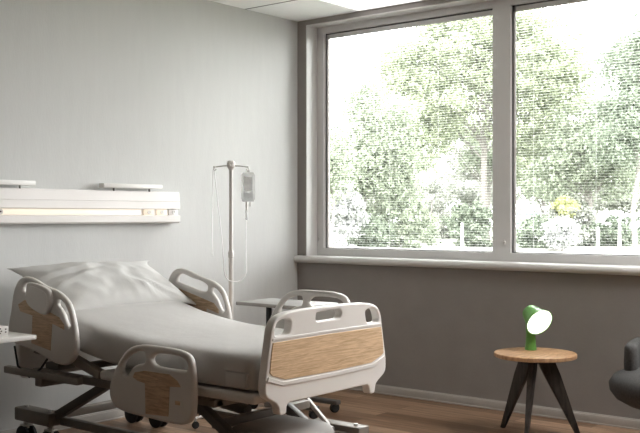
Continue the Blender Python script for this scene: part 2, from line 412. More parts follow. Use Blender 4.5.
for x0, x1 in ((-2.985, -2.475), (-1.975, -1.488)):
    b = MB().box((x0, -.085, 1.489), (x1, -.03, 1.517), .003).build('light_bar', M['white'], t)
    for x in (x0 + .10, x1 - .09): MB().tube([(x, -.055, 1.470), (x, -.055, 1.491)], .006, 8).build('bar_post', M['beddark'], b)

# ------------------------------------------------------------------ hospital bed
CX = -2.335
bed = thing('hospital_bed', 'adjustable hospital bed with beige plastic rails and oak-look foot panel', 'bed', (CX, -1.15, 0))
def mir(h_): return [(CX + u, z) for u, z in h_] + [(CX - u, z) for u, z in reversed(h_)]
half = [(.06, .487), (.285, .487), (.303, .474), (.312, .443), (.349, .442), (.36, .476), (.375, .493), (.43, .525), (.445, .548), (.4455, .60), (.435, .66), (.412, .782), (.402, .824), (.375, .860), (.325, .879), (.25, .888), (.06, .892)]
XZ = lambda yc: (lambda a, b, c: (a, yc + c, b))
H1 = [(-.379, .822), (-.366, .845), (-.335, .857), (-.294, .856), (-.276, .844), (-.277, .822), (-.286, .797), (-.308, .787), (-.374, .786), (-.385, .797)]
holes = [[(CX + a, b) for a, b in H1], [(CX - a, b) for a, b in H1][::-1],
         [(CX + a, b) for a, b in ((-.104, .850), (-.094, .869), (.066, .873), (.085, .862), (.086, .846), (.068, .829), (-.086, .827), (-.102, .834))]]
fb = plate('footboard', [mir(half)] + holes, .0225, .007, M['bedboard'], bed, XZ(-2.1675))
tag(fb, 'white footboard with three handle openings')
wp = [(.345, .628), (.25, .590), (.06, .588)]
def rim(h_, off): return h_
wh = [(.06, .763), (.40, .760), (.412, .70), (.42, .632), (.405, .620), (.32, .593), (.06, .589)]
wpoly = mir([(u, z) for u, z in reversed(wh)])
plate('oak_panel', [wpoly], .004, .001, M['oakpanel'], fb, XZ(-2.1905), subdiv=1)
lip = [(.0, .570), (.335, .574), (.43, .605), (.4385, .600), (.4385, .592), (.34, .562), (.0, .558)]
lipp = [(CX + u, z) for u, z in lip] + [(CX - u, z) for u, z in reversed(lip) if u > 0]
plate('lip', [[(CX + u, z) for u, z in ((.0, .583), (.335, .586), (.43, .617), (.437, .598), (.34, .567), (0, .562))] + [(CX - u, z) for u, z in ((.34, .567), (.437, .598), (.43, .617), (.335, .586))]], .006, .003, M['bedboard'], fb, XZ(-2.190), subdiv=1)
plate('lip', [[(CX + u, z) for u, z in ((.0, .781), (.40, .779), (.402, .768), (0, .770))] + [(CX - u, z) for u, z in ((.402, .768), (.40, .779))]], .004, .002, M['bedboard'], fb, XZ(-2.190), subdiv=1)
# headboard
hb = [(.05, .40), (.34, .40), (.38, .46), (.38, .82), (.33, .90), (.05, .91)]
plate('headboard', [mir(hb)], .018, .01, M['bedboard'], bed, XZ(-.262))

YZ = lambda xc: (lambda a, b, c: (xc + c, a, b))
FR = [(-1.26, .427), (-1.253, .49), (-1.290, .571), (-1.35, .648), (-1.405, .688), (-1.483, .707), (-1.60, .709), (-1.73, .705), (-1.80, .688), (-1.828, .651), (-1.838, .571), (-1.836, .441), (-1.812, .392), (-1.745, .368), (-1.501, .372), (-1.32, .385)]
FRa = [(-1.350, .559), (-1.343, .590), (-1.383, .640), (-1.444, .670), (-1.503, .673), (-1.512, .645), (-1.501, .624), (-1.455, .612), (-1.415, .590), (-1.382, .556)]
FRb = [(-1.556, .650), (-1.595, .675), (-1.745, .675), (-1.788, .657), (-1.797, .626), (-1.775, .616), (-1.612, .616), (-1.565, .628)]
FRw = [(-1.444, .576), (-1.515, .590), (-1.684, .590), (-1.737, .565), (-1.758, .540), (-1.684, .535), (-1.676, .398), (-1.521, .390), (-1.516, .532), (-1.464, .538), (-1.430, .552)]
FBTN = [(-1.711, .483), (-1.768, .483), (-1.768, .451), (-1.711, .451)]
def foot_rail(xc, dz, dy, s, label):
    T = lambda L: [(a + dy, b + dz) for a, b in L]
    r = plate('side_rail', [T(FR), T(FRa), T(FRb)], .017, .0135, M['bedplastic'], bed, YZ(xc)); tag(r, label)
    plate('rail_panel', [T(FRw)], .002, .0008, M['oakdark'], r, YZ(xc + s * .0175), subdiv=1)
    b = plate('rail_button', [T(FBTN)], .002, .0012, M['bedplastic'], r, YZ(xc + s * .0175), subdiv=1)
    plate('rail_button_cap', [[(a * .55 - 1.7395 * .45 + dy, b_ * .55 + .467 * .45 + dz) for a, b_ in FBTN]], .0025, .0008, M['oakdark'], r, YZ(xc + s * .0185), subdiv=1)
    for yy in (-1.42 + dy, -1.70 + dy):
        MB().beam((xc - s * .012, yy, .44 + dz), (xc - s * .05, yy + .02, .50), .035, .02).build('rail_arm', M['bedmetal'], r)
foot_rail(-2.853, 0, 0, -1, 'lowered foot-end side rail facing the camera')
foot_rail(-1.785, .197, -.055, 1, 'raised foot-end side rail on the window side')
HR_ = [(-.405, .66), (-.405, .731), (-.425, .801), (-.450, .905), (-.482, .957), (-.52, .983), (-.57, .990), (-.64, .977), (-.73, .948), (-.83, .926), (-.885, .902), (-.932, .862), (-.968, .785), (-.988, .701), (-.993, .658), (-.982, .612), (-.945, .574), (-.893, .555), (-.801, .560), (-.669, .596), (-.55, .618), (-.45, .632)]
HRa_ = [(-.535, .915), (-.543, .945), (-.580, .957), (-.67, .934), (-.757, .916), (-.800, .893), (-.795, .866), (-.75, .860), (-.601, .893), (-.555, .903)]
HRb_ = [(-.832, .858), (-.842, .884), (-.876, .876), (-.912, .845), (-.937, .798), (-.944, .760), (-.928, .748), (-.902, .774), (-.884, .808), (-.855, .838)]
HRw_ = [(-.50, .84), (-.56, .868), (-.72, .83), (-.86, .795), (-.90, .76), (-.90, .735), (-.80, .76), (-.785, .62), (-.62, .645), (-.63, .79), (-.52, .805)]
def head_rail(xc, s, label, ctrl):
    dy = 0 if ctrl else -.028
    HR, HRa, HRb, HRw = ([(a + dy, b) for a, b in L] for L in (HR_, HRa_, HRb_, HRw_))
    r = plate('side_rail', [HR, HRa, HRb], .017, .0135, M['bedplastic'], bed, YZ(xc)); tag(r, label)
    for q in ((-1, 1) if not ctrl else (s,)):
        plate('rail_panel', [HRw], .002, .0008, M['oakdark'], r, YZ(xc + q * .0175), subdiv=1)
    if ctrl:
        cp = plate('control_panel', [[(-.611, .955), (-.640, .964), (-.765, .944), (-.805, .920), (-.810, .862), (-.788, .818), (-.752, .803), (-.644, .833), (-.604, .866)]], .013, .008, M['bedplastic'], r, YZ(xc + s * .030))
        plate('button_pad', [[(-.635, .935), (-.66, .945), (-.755, .925), (-.785, .908), (-.790, .866), (-.775, .838), (-.748, .825), (-.66, .85), (-.632, .87)]], .002, .0015, M['bedplastic'], cp, YZ(xc + s * .043))
    for yy in (-.62, -.86): MB().beam((xc - s * .012, yy, .60), (xc - s * .055, yy + .02, .585), .035, .02).build('rail_arm', M['bedmetal'], r)
head_rail(-2.853, -1, 'raised head-end side rail with control panel facing the camera', True)
head_rail(-1.785, 1, 'raised head-end side rail by the drip stand', False)

# deck and backrest frames
XL, XR = -2.775, -1.895
d = MB()
d.box((XL - .012, -2.130, .490), (XR + .012, -1.07, .537), .016, 4)
d.build('deck_frame', M['bedplastic'], bed)
def zin(y, base): return base + .27 * (y + 1.10)
d = MB()
for x in (XL + .005, XR - .005): d.beam((x, -1.07, .512), (x, -.37, zin(-.37, .504)), .04, .045)
for y in (-.95, -.7, -.42): d.beam((XL + .02, y, zin(y, .505)), (XR - .02, y, zin(y, .505)), .08, .025)
d.build('backrest_frame', M['bedmetal'], bed)
d = MB()
for x in (CX - .33, CX + .33): d.box((x - .025, -1.80, .425), (x + .025, -.36, .465), .006)
for y in (-1.78, -1.12, -.40): d.box((CX - .37, y - .02, .425), (CX + .37, y + .02, .462), .006)
for x in (CX - .33, CX + .33):
    for y in (-1.7, -1.4, -1.12): d.box((x - .015, y - .02, .46), (x + .015, y + .02, .502))
d.box((-2.83, -.95, .452), (-2.79, -.30, .49), .005); d.box((-2.81, -.62, .405), (CX - .3, -.56, .45), .005)
d.build('under_frame', M['bedmetal'], bed)
# base
for x, cy, l in ((-2.61, -.30, 'h'), (-1.80 + -.02, -.30, 'h'), (-2.61, -1.84, 'f'), (-1.82, -1.84, 'f')):
    hs = MB().box((x - .045, cy - .165, .145), (x + .045, cy + .165, .22), .008).build('caster_housing', M['bedmetal'], bed)
    for q in (-.11, .11): MB().lathe([(.012, 0), (.012, .012)], (x, cy + q, .218), (0, 0, 1), 12).build('cap', M['steel'], hs)
for x, cy in ((-2.61, -.42), (-2.61, -.19), (-1.82, -.42), (-1.82, -.19), (-2.61, -1.96), (-2.61, -1.73), (-1.82, -1.96), (-1.82, -1.73)):
    if cy == -1.73: continue
    cs = MB().box((x - .006, cy - .02, .10), (x + .006, cy + .02, .135)); cs.lathe([(.018, 0), (.018, .02)], (x, cy, .115), (0, 0, 1), 14)
    cs.beam((x - .03, cy, .118), (x + .03, cy, .118), .05, .012)
    co = cs.build('caster', M['steel'], bed)
    for s in (-1, 1): MB().lathe([(.0, 0), (.045, 0), (.057, .003), (.0575, .018), (.045, .021), (0, .021)], (x + s * .024 - .0105, cy, .0585), (1, 0, 0), 24).build('wheel', M['rubber'], co)
    MB().lathe([(.012, 0), (.012, .064)], (x - .032, cy, .0585), (1, 0, 0), 12).build('axle', M['steel'], co)
bs = MB()
for x in (-2.56, -1.87): bs.box((x - .02, -1.95, .145), (x + .02, -.2, .19), .005)
for y in (-.3, -1.84): bs.box((-2.57, y - .03, .145), (-1.86, y + .03, .19), .005)
bs.build('base_frame', M['bedmetal'], bed)
# lift arms
for x, w_ in ((-2.585, .045), (-2.07, .045)):
    MB().beam((x, -.90, .425), (x, -.42, .185), w_, .05, up=(1, 0, 0)).build('lift_arm', M['beddark'], bed)
for x in (-2.585, -2.085): MB().beam((x, -1.52, .43), (x, -1.95, .19), .045, .045, up=(1, 0, 0)).build('lift_arm', M['beddark'], bed)
MB().beam((-1.865, -1.60, .375), (-1.865, -1.87, .155), .022, .022, up=(1, 0, 0)).build('foot_strut', M['bedplastic'], bed)
MB().lathe([(.02, 0), (.02, .03)], (-1.88, -1.83, .19), (1, 0, 0), 14).build('strut_pivot', M['steel'], bed)
MB().beam((-2.60, -1.70, .318), (-1.92, -1.70, .318), .045, .04).build('cross_bar', M['bedmetal'], bed)
MB().tube([(-2.33, -1.66, .34), (-2.33, -1.05, .40)], [.028, .022], 16).build('lift_motor', M['beddark'], bed)
hd = MB().box((-2.56, -2.10, .10), (-2.14, -1.70, .315), .07, 6).build('motor_cover', M['beddark2'], bed)
bp = MB().box((-2.62, -.50, .456), (-2.50, -.38, .495), .01).build('cable_box', M['beddark'], bed)
ck = MB().tube([(-2.80, -.36, .60), (-2.82, -.42, .50), (-2.815, -.52, .45), (-2.80, -.60, .50), (-2.80, -.66, .56)], .006, 8).build('cable', M['black'], bed)

# mattress
def ztop(y):
    a = .702 + .27 * (y + 1.10); b = .702; k = .05      # smooth max
    return b + k * math.log(1 + math.exp((a - b) / k)) - .0 
bm = bmesh.new(); NY, NS = 90, 48; hw = .447; th = .164; rings = []
for i in range(NY + 1):
    tt = i / NY; y = -2.115 + tt * (2.115 - .30); zt = ztop(y); ed = min(tt, 1 - tt) * 2.0
    endk = 1 - max(0, 1 - ed / .05) ** 2 * .06
    hump = .012 * math.sin(tt * 3.1)
    ring = []
    for k in range(NS):
        a = 2 * math.pi * k / NS; cx_, sz = math.cos(a), math.sin(a); e = .16
        px = math.copysign(abs(cx_) ** e, cx_); pz = math.copysign(abs(sz) ** (.42 if sz > 0 else .25), sz)
        x = CX + hw * px * endk; z = zt - th / 2 + th / 2 * pz * (1 if pz < 0 else endk)
        ax = min(1, abs(x - CX) / hw)
        if pz > 0: z += .006 * (1 - ax ** 2) + .003 * noise.noise(Vector((x * 5, y * 5, 0)))
        x += .003 * noise.noise(Vector((z * 18, y * 7, 3))) * (1 if ax > .8 else 0)
        ring.append(bm.verts.new((x, y, z)))
    rings.append(ring)
for a, b in zip(rings, rings[1:]):
    for k in range(NS): bm.faces.new((a[k], a[(k + 1) % NS], b[(k + 1) % NS], b[k]))
bm.faces.new(rings[0]); bm.faces.new(rings[-1][::-1]); bmesh.ops.recalc_face_normals(bm, faces=bm.faces)
me = bpy.data.meshes.new('mattress'); bm.to_mesh(me); bm.free()
mt = thing('mattress', 'thick mattress under a plain pale grey sheet on the hospital bed', 'mattress', (CX, -1.1, .544))
link('sheet', me, M['sheet'], mt, 60)
MB().tube([(XL - .0085, y, zt_) for y, zt_ in ((-2.10, .625), (-2.03, .626), (-1.95, .626))], .0022, 6).build('piping', M['sheet'], mt)
MB().box((XL - .0135, -2.085, .556), (XL + .01, -1.955, .624), .007).build('cover_flap', M['sheet'], mt)

# pillow
bm = bmesh.new(); NU, NV = 64, 44; top, bot = [], []
rot = Matrix.Rotation(R(24), 4, 'X'); pc = Vector((-2.262, -.487, .908))
def pil(u, v, side):
    a, b = .478, .275
    x = a * u * (1 - .055 * (1 - v * v)); y = b * v * (1 - .06 * (1 - u * u) )
    x *= 1 + .04 * (abs(v) ** 6); y *= 1 + .07 * (abs(u) ** 6)
    hh = (max(0, 1 - abs(u) ** 2.6) ** .62) * (max(0, 1 - abs(v) ** 2.2) ** .6)
    z = side * (.083 if side > 0 else .060) * hh
    wr = noise.noise(Vector((u * 2.2 + 4, v * 1.6, 1))) * .020 + noise.noise(Vector((u * 6, v * 3 + 7, 2))) * .008
    if side > 0:
        z += wr * hh
        # folds running in from the front-right corner and the front edge
        for (cu, cv, ang, wd, ln, am) in ((.30, -.62, 1.75, .030, .30, .014), (.42, -.55, 2.0, .035, .30, -.010), (.55, -.60, 2.3, .035, .34, .010), (.72, -.50, 2.5, .04, .36, -.008), (-.55, .25, .2, .07, .45, -.014), (-.40, .42, .25, .06, .5, .010), (-.62, -.05, .5, .06, .4, .010), (.1, -.75, 1.5, .04, .2, .006), (-.25, -.78, 1.4, .05, .2, .006)):
            du, dv = u - cu, v - cv; al = du * math.cos(ang) + dv * math.sin(ang); ac = -du * math.sin(ang) + dv * math.cos(ang)
            z += am * math.exp(-(ac / wd) ** 2) * math.exp(-(al / ln) ** 2)
    x += .05 * max(0, u) ** 8 * max(0, v) ** 8
    z += -.012 * (max(0, -u) ** 5) * (max(0, v) ** 1.5) - .03 * (max(0, u) ** 6) * max(0, -v)
    return rot @ Vector((x, y, z)) + pc
for i in range(NU + 1):
    top.append([]); bot.append([])
    for j in range(NV + 1):
        u, v = 2 * i / NU - 1, 2 * j / NV - 1
        u = math.sin(u * math.pi / 2) * .6 + u * .4; v = math.sin(v * math.pi / 2) * .6 + v * .4
        p = bm.verts.new(pil(u, v, 1)); top[-1].append(p)
        bot[-1].append(p if i in (0, NU) or j in (0, NV) else bm.verts.new(pil(u, v, -1)))
for i in range(NU):
    for j in range(NV):
        bm.faces.new((top[i][j], top[i + 1][j], top[i + 1][j + 1], top[i][j + 1]))
        q = (bot[i][j], bot[i][j + 1], bot[i + 1][j + 1], bot[i + 1][j])
        bm.faces.new(q)
bmesh.ops.recalc_face_normals(bm, faces=bm.faces)
me = bpy.data.meshes.new('pillow'); bm.to_mesh(me); bm.free()
po_ = link('pillow', me, M['pillow'], None, 80); recentre(po_)
tag(po_, 'large soft white pillow lying at the head of the bed', 'pillow')

# ------------------------------------------------------------------ drip stand
PX, PY = -1.467, -.70
t = thing('iv_stand', 'tall grey drip stand with crossed hooks behind the bed', 'drip stand', (PX, PY, 0))
p = MB().lathe([(.015, .06), (.015, 1.06)], (PX, PY, 0), n=20).build('lower_pole', M['polewhite'], t)
MB().lathe([(.0125, 1.05), (.0125, 1.63)], (PX, PY, 0), n=20).build('pole', M['polewhite'], t)
MB().lathe([(.012, 1.045), (.0185, 1.05), (.0185, 1.08), (.014, 1.09)], (PX, PY, 0), n=20).build('height_collar', M['polewhite'], t)
MB().lathe([(.014, 1.600), (.02, 1.612), (.026, 1.618), (.027, 1.645), (.018, 1.658)], (PX, PY, 0), n=20).build('hook_hub', M['polewhite'], t)
RV = Vector((.631, -.776, 0))
for s, ln in ((-1, .104), (1, .108), ):
    e = Vector((PX, PY, 0)) + RV * s * ln; b = Vector((PX, PY, 1.628))
    hk = MB().tube([b, b + RV * s * ln * .55 + Vector((0, 0, -.004)), Vector((e.x, e.y, 1.618)), Vector((e.x, e.y, 1.604)) + RV * s * .006, Vector((e.x, e.y, 1.597)) - RV * s * .004, Vector((e.x, e.y, 1.606)) - RV * s * .012], .0042, 8)
    hk.lathe([(.008, 0), (.008, .008)], (e.x, e.y, 1.614), n=10)
    hk.build('hook', M['steel'], t)
for s, ln in ((-1, .10), (1, .10)):
    dv = Vector((.776, .631, 0)) * s; b = Vector((PX, PY, 1.626))
    MB().tube([b, b + dv * ln, b + dv * (ln + .012) + Vector((0, 0, .02))], .004, 8).build('hook', M['steel'], t)
for k in range(5):
    a = R(72 * k + 20); q = Vector((math.cos(a), math.sin(a), 0)); o_ = Vector((PX, PY, 0))
    lg = MB().tube([o_ + Vector((0, 0, .085)), o_ + q * .16 + Vector((0, 0, .08)), o_ + q * .25 + Vector((0, 0, .062))], [.013, .011, .010], 10).build('leg', M['polewhite'], t)
    MB().lathe([(.012, -.009), (.022, -.008), (.024, 0), (.022, .008), (.012, .009)], o_ + q * .25 + Vector((0, 0, .0245)), Vector((-q.y, q.x, 0)), 16).build('wheel', M['rubber'], lg)
    MB().box((-.004, -.004, 0), (.004, .004, .03), 0, 1, Matrix.Translation(o_ + q * .25 + Vector((0, 0, .035)))).build('wheel_stem', M['steel'], lg)
# bag
e = Vector((PX, PY, 0)) + RV * .108
bg = thing('iv_bag', 'clear fluid bag hanging from the right hook of the drip stand', 'drip bag', (e.x, e.y, 1.37))
def bagmesh(z0, z1, w0, th_, nz=10, nu=16):
    mb = MB(); rings = []
    for i in range(nz + 1):
        t_ = i / nz; z = z0 + (z1 - z0) * t_; wv = w0 * (1 - .22 * max(0, (t_ - .9) / .1) ** 2 - .18 * max(0, (.12 - t_) / .12) ** 2); d_ = th_ * (math.sin(math.pi * min(1, max(0, t_ * .92 + .04))) ** .6)
        rings.append([mb.bm.verts.new(e + RV * wv * math.cos(2 * math.pi * k / nu) + Vector((.776, .631, 0)) * d_ * math.sin(2 * math.pi * k / nu) + Vector((0, 0, z))) for k in range(nu)])
    for a, b in zip(rings, rings[1:]):
        for k in range(nu): mb.bm.faces.new((a[k], a[(k + 1) % nu], b[(k + 1) % nu], b[k]))
    mb.bm.faces.new(rings[0][::-1]); mb.bm.faces.new(rings[-1]); return mb
bagmesh(1.40, 1.585, .043, .016).build('bag_body', M['bagclear'], bg)
bagmesh(1.408, 1.455, .035, .011).build('bag_fluid', glassy('saline', (.80, .81, .82), .05, .02), bg)
la = MB(); la.prism([(-.026, 1.47), (.026, 1.47), (.026, 1.555), (-.026, 1.555)], lambda p: tuple(e + RV * p[0] - Vector((.776, .631, 0)) * .0165 + Vector((0, 0, p[1]))), lambda p: tuple(e + RV * p[0] - Vector((.776, .631, 0)) * .0175 + Vector((0, 0, p[1]))))
la.build('bag_label', leafmat('bag_label', (.75, .75, .75), (.95, .95, .95)), bg)
MB().lathe([(.010, 1.585), (.010, 1.597)], (e.x, e.y, 0), n=12).build('hanging_eye', M['bagclear'], bg)
q = e - RV * .010
MB().lathe([(.006, 1.345), (.007, 1.352), (.007, 1.40)], (q.x, q.y, 0), n=12).build('port', M['steel'], bg)
q2 = e + RV * .014
MB().lathe([(.005, 1.37), (.005, 1.40)], (q2.x, q2.y, 0), n=10).build('port', M['steel'], bg)
MB().lathe([(.004, 1.285), (.009, 1.29), (.009, 1.34), (.005, 1.345)], (q.x, q.y, 0), n=14).build('drip_chamber', M['bagclear'], bg)
def catmull(P, n=8):
    P = [Vector(p) for p in P]; P = [2 * P[0] - P[1]] + P + [2 * P[-1] - P[-2]]; out = []
    for i in range(1, len(P) - 2):
        a, b, c_, d_ = P[i - 1:i + 3]
        for j in range(n):
            t_ = j / n; out.append(.5 * ((2 * b) + (c_ - a) * t_ + (2 * a - 5 * b + 4 * c_ - d_) * t_ * t_ + (3 * b - a - 3 * c_ + d_) * t_ ** 3))
    return out + [P[-2]]
base = Vector((PX, PY, 0)); dn = Vector((.776, .631, 0))
def P_(r, z, d_=0): return base + RV * r + dn * d_ + Vector((0, 0, z))
eL = -.106
tb = MB().tube(catmull([P_(.098, 1.29), P_(.094, 1.15), P_(.098, 1.02), P_(.095, .95), P_(.06, .905), P_(.01, .90, -.03), P_(-.035, .945, -.03), P_(-.055, 1.15), P_(-.088, 1.45), P_(eL, 1.607)]), .0036, 6).build('iv_tube', M['tubing'])
recentre(tb); tag(tb, 'thin clear tube looping from the drip bag up to the left hook', 'tube')
tb = MB().tube(catmull([P_(eL - .006, 1.607), P_(eL - .010, 1.4), P_(eL - .012, 1.2), P_(eL - .010, 1.085)]), .0036, 6); 
tb.lathe([(.004, 0), (.005, .02), (.003, .03)], P_(eL - .010, 1.06), n=8)
tb = tb.build('iv_tube', M['tubing']); recentre(tb); tag(tb, 'thin clear tube hanging straight down from the left hook', 'tube')

# ------------------------------------------------------------------ overbed table by the window
t = thing('overbed_table', 'pale overbed table on casters between drip stand and window', 'table', (-1.1, -.75, 0))
MB().box((-1.27, -1.13, .727), (-.92, -.55, .75), .004).build('table_top', M['greytop'], t)
MB().box((-1.115, -.705, .08), (-1.085, -.675, .725), .006).build('column', M['black'], t)
b = MB(); b.box((-1.14, -.74, .055), (-.76, -.68, .09), .006)
b.box((-1.05, -1.04, .055), (-1.0, -.45, .085), .006)
b.box((-.80, -1.02, .055), (-.75, -.45, .085), .006); b.build('base', M['beddark'], t)
for x, y in ((-1.025, -1.01), (-.775, -.985), (-1.025, -.48), (-.775, -.48)):
    MB().lathe([(.014, -.016), (.03, -.015), (.032, 0), (.03, .015), (.014, .016)], (x, y, .0325), (.3, 1, 0), 20).build('caster', M['rubber'], t)

# side table on the left with box
t = thing('bedside_table', 'white slim bedside tray table beside the raised head rail', 'table', (-3.25, -.62, 0))
MB().box((-3.52, -.879, .699), (-3.017, -.43, .722), .004).build('table_top', M['white'], t)
MB().box((-3.42, -.69, .05), (-3.36, -.62, .70), .006).build('column', M['polewhite'], t)
MB().box((-3.43, -.86, .03), (-3.35, -.44, .065), .006).build('base', M['beddark'], t)
for y in (-.83, -.47):
    MB().lathe([(.012, -.012), (.022, -.011), (.024, 0), (.022, .011), (.012, .012)], (-3.39, y, .0245), (1, 0, 0), 16).build('caster', M['rubber'], t)
o = thing('small_box', 'small white carton with dark printed marks on the bedside tray table', 'box', (-3.16, -.73, .722))
MB().box((-3.24, -.80, .722), (-3.125, -.665, .768), .003).build('carton', M['white'], o)
mk = MB()
for dx, dz in ((.012, .03), (.012, .016), (.03, .034), (.036, .022), (.028, .012), (.06, .03), (.06, .016)):
    mk.box((-3.24 + .035 + dx, -.8012, .722 + dz), (-3.24 + .043 + dx, -.8002, .728 + dz))
mk.build('printed_marks', M['ink'], o)

# ------------------------------------------------------------------ round side table and green lamp
TX, TY, TZ = -.55, -2.333, .494
t = thing('round_side_table', 'round oak-topped side table on three dark tapering legs', 'side table', (TX, TY, 0))
MB().lathe([(.236, -.026), (.242, -.022), (.243, -.004), (.239, 0)], (TX, TY, TZ), n=72).build('table_top', M['tableoak'], t)
def blade(ang, fr_):
    a = R(ang); d = Vector((math.cos(a), math.sin(a), 0)); n_ = Vector((-d.y, d.x, 0)); c0 = Vector((TX, TY, 0))
    mb = MB(); rings = []
    for z, rin, rout, hw_ in ((TZ - .027, .0, .105, .019), (.36, .055, .152, .017), (.0, fr_ - .022, fr_ + .008, .010)):
        rings.append([mb.bm.verts.new(c0 + d * rr + n_ * w2 + Vector((0, 0, z))) for rr, w2 in ((rin, -hw_), (rout, -hw_), (rout, hw_), (rin, hw_))])
    for p, q_ in zip(rings, rings[1:]):
        for k in range(4): mb.bm.faces.new((p[k], p[(k + 1) % 4], q_[(k + 1) % 4], q_[k]))
    mb.bm.faces.new(rings[0][::-1]); mb.bm.faces.new(rings[-1])
    bmesh.ops.bevel(mb.bm, geom=[e_ for e_ in mb.bm.edges], offset=.003, segments=2, affect='EDGES')
    return mb.build('leg', M['darkwood'], t)
for ang in (75, 195, 315): blade(ang, .27)
LX, LY = -.455, -2.255
t = thing('table_lamp', 'small glossy green table lamp with round glowing face', 'lamp', (LX, LY, TZ))
MB().lathe([(.033, 0), (.035, .003), (.035, .010), (.031, .04), (.028, .09), (.029, .13), (.034, .17), (.037, .205), (.034, .228), (.02, .24)], (LX, LY, TZ), n=14).build('stem', M['green'], t, 15)
nv = Vector((-.415, -.785, -.46)).normalized(); dc = Vector((-.515, -2.345, .672))
MB().lathe([(.03, -.130), (.044, -.124), (.053, -.108), (.066, -.055), (.086, -.002), (.0885, .0), (.085, .0), (.082, -.004)], dc, nv, 48, cap=False).build('lamp_shade', M['green'], t, 25)
MB().lathe([(.0, -.133), (.030, -.130)], dc, nv, 32, cap=False).build('shade_cap', M['green'], t)
MB().lathe([(.0, .003), (.05, .002), (.081, -.001), (.0855, -.004)], dc, nv, 48, cap=False).build('diffuser', M['lampglow'], t)

# ------------------------------------------------------------------ armchair
AX, AY = -.515, -3.195
t = thing('armchair', 'charcoal wool lounge armchair with rounded seat beside the window wall', 'armchair', (AX, AY, 0))
s = MB(); pr_ = [(.0, .262), (.20, .262), (.30, .28), (.355, .31), (.385, .35), (.39, .39), (.365, .43), (.31, .458), (.2, .472), (0, .478)]
s.lathe(pr_, (AX, AY, 0), n=56); s.build('seat', M['fabric'], t, 70)
ca = 207 - 180  # back opens towards the room
bm_ = MB(); rings = []; N = 40
for i in range(N + 1):
    a = R(ca - 95 + 190 * i / N); edge = min(i, N - i) / N * 2; k = min(1, edge / .10) ** .5
    r0 = .272; hh = .60 + .05 * math.sin(math.pi * i / N) ** 2; tk = .075
    pts = []
    for j in range(12):
        b_ = 2 * math.pi * j / 12
        rr = r0 + tk / 2 * math.copysign(abs(math.cos(b_)) ** .6, math.cos(b_)) * (.35 + .65 * k)
        zz = .5 * (hh + .40) + .5 * (hh - .40) * math.copysign(abs(math.sin(b_)) ** .35, math.sin(b_)) * (.88 + .12 * k)
        pts.append(bm_.bm.verts.new((AX + math.cos(a) * rr, AY + math.sin(a) * rr, zz)))
    rings.append(pts)
for p, q_ in zip(rings, rings[1:]):
    for j in range(12): bm_.bm.faces.new((p[j], p[(j + 1) % 12], q_[(j + 1) % 12], q_[j]))
bm_.bm.faces.new(rings[0][::-1]); bm_.bm.faces.new(rings[-1]); bm_.build('backrest', M['fabric'], t, 70)
for a in (0, 90, 180, 270):
    a = R(a + 20); MB().tube([(AX + math.cos(a) * .12, AY + math.sin(a) * .12, .27), (AX + math.cos(a) * .15, AY + math.sin(a) * .15, 0)], [.014, .009], 10).build('leg', M['darkwood'], t)

# ------------------------------------------------------------------ garden outside
camp = Vector((-5.8605, -4.9949, 1.3067)); Fv = Vector((.7759, .6309, 0)); Rv = Vector((.6309, -.7759, 0))
def spot(dist, side): return camp + Fv * dist + Rv * side          # metres ahead / to the right of the room's diagonal
g = MB().box((.4, -60, -.35), (110, 110, -.15)); g = g.build('lawn', M['lawn']); g['kind'] = 'structure'; g.name = 'ground'
pth = MB(); a, b, c_, d_ = (spot(39, -9), spot(39, 16), spot(45.5, 16), spot(45.5, -9))
vs = [pth.bm.verts.new((v.x, v.y, z)) for z in (-.16, .0) for v in (a, b, c_, d_)]
for q_ in ((0, 3, 2, 1), (4, 5, 6, 7), (0, 1, 5, 4), (1, 2, 6, 5), (2, 3, 7, 6), (3, 0, 4, 7)): pth.bm.faces.new([vs[k] for k in q_])
pth = pth.build('path', M['path'], smooth=None); pth['kind'] = 'structure'

def leaves(blobs, n, size, seed, clump=.28, twigs=None):
    """blobs: (centre, radii, weight)"""
    rd = random.Random(seed); mb_v = []; mb_f = []
    tw = []; tot = sum(b[2] for b in blobs); twigs = twigs or max(30, n // 70)
    for c0, rad, wgt in blobs:
        for _ in range(max(3, int(twigs * wgt / tot))):
            d = Vector((rd.gauss(0, 1), rd.gauss(0, 1), rd.gauss(0, 1))).normalized() * (rd.random() ** .5)
            tw.append(Vector((c0[0] + d.x * rad[0], c0[1] + d.y * rad[1], c0[2] + d.z * rad[2])))
    for _ in range(n):
        c0 = rd.choice(tw); p = c0 + Vector((rd.gauss(0, clump), rd.gauss(0, clump), rd.gauss(0, clump * .6)))
        if p.z < .03: p.z = .03 + rd.random() * .2
        d = Vector((rd.gauss(0, 1), rd.gauss(0, 1), rd.gauss(0, .6))).normalized(); u = d.orthogonal().normalized(); u.rotate(Matrix.Rotation(rd.random() * 6.28, 3, d)); w2 = d.cross(u)
        s1 = size * (.6 + rd.random() * .8); i0 = len(mb_v)
        mb_v += [p - u * s1, p + w2 * s1 * .45 - d * s1 * .12, p + u * s1, p - w2 * s1 * .45 - d * s1 * .12]
        mb_f += [(i0, i0 + 1, i0 + 2), (i0, i0 + 2, i0 + 3)]
    me = bpy.data.meshes.new('leaves'); me.from_pydata([tuple(v) for v in mb_v], [], mb_f); me.update()
    return me, tw
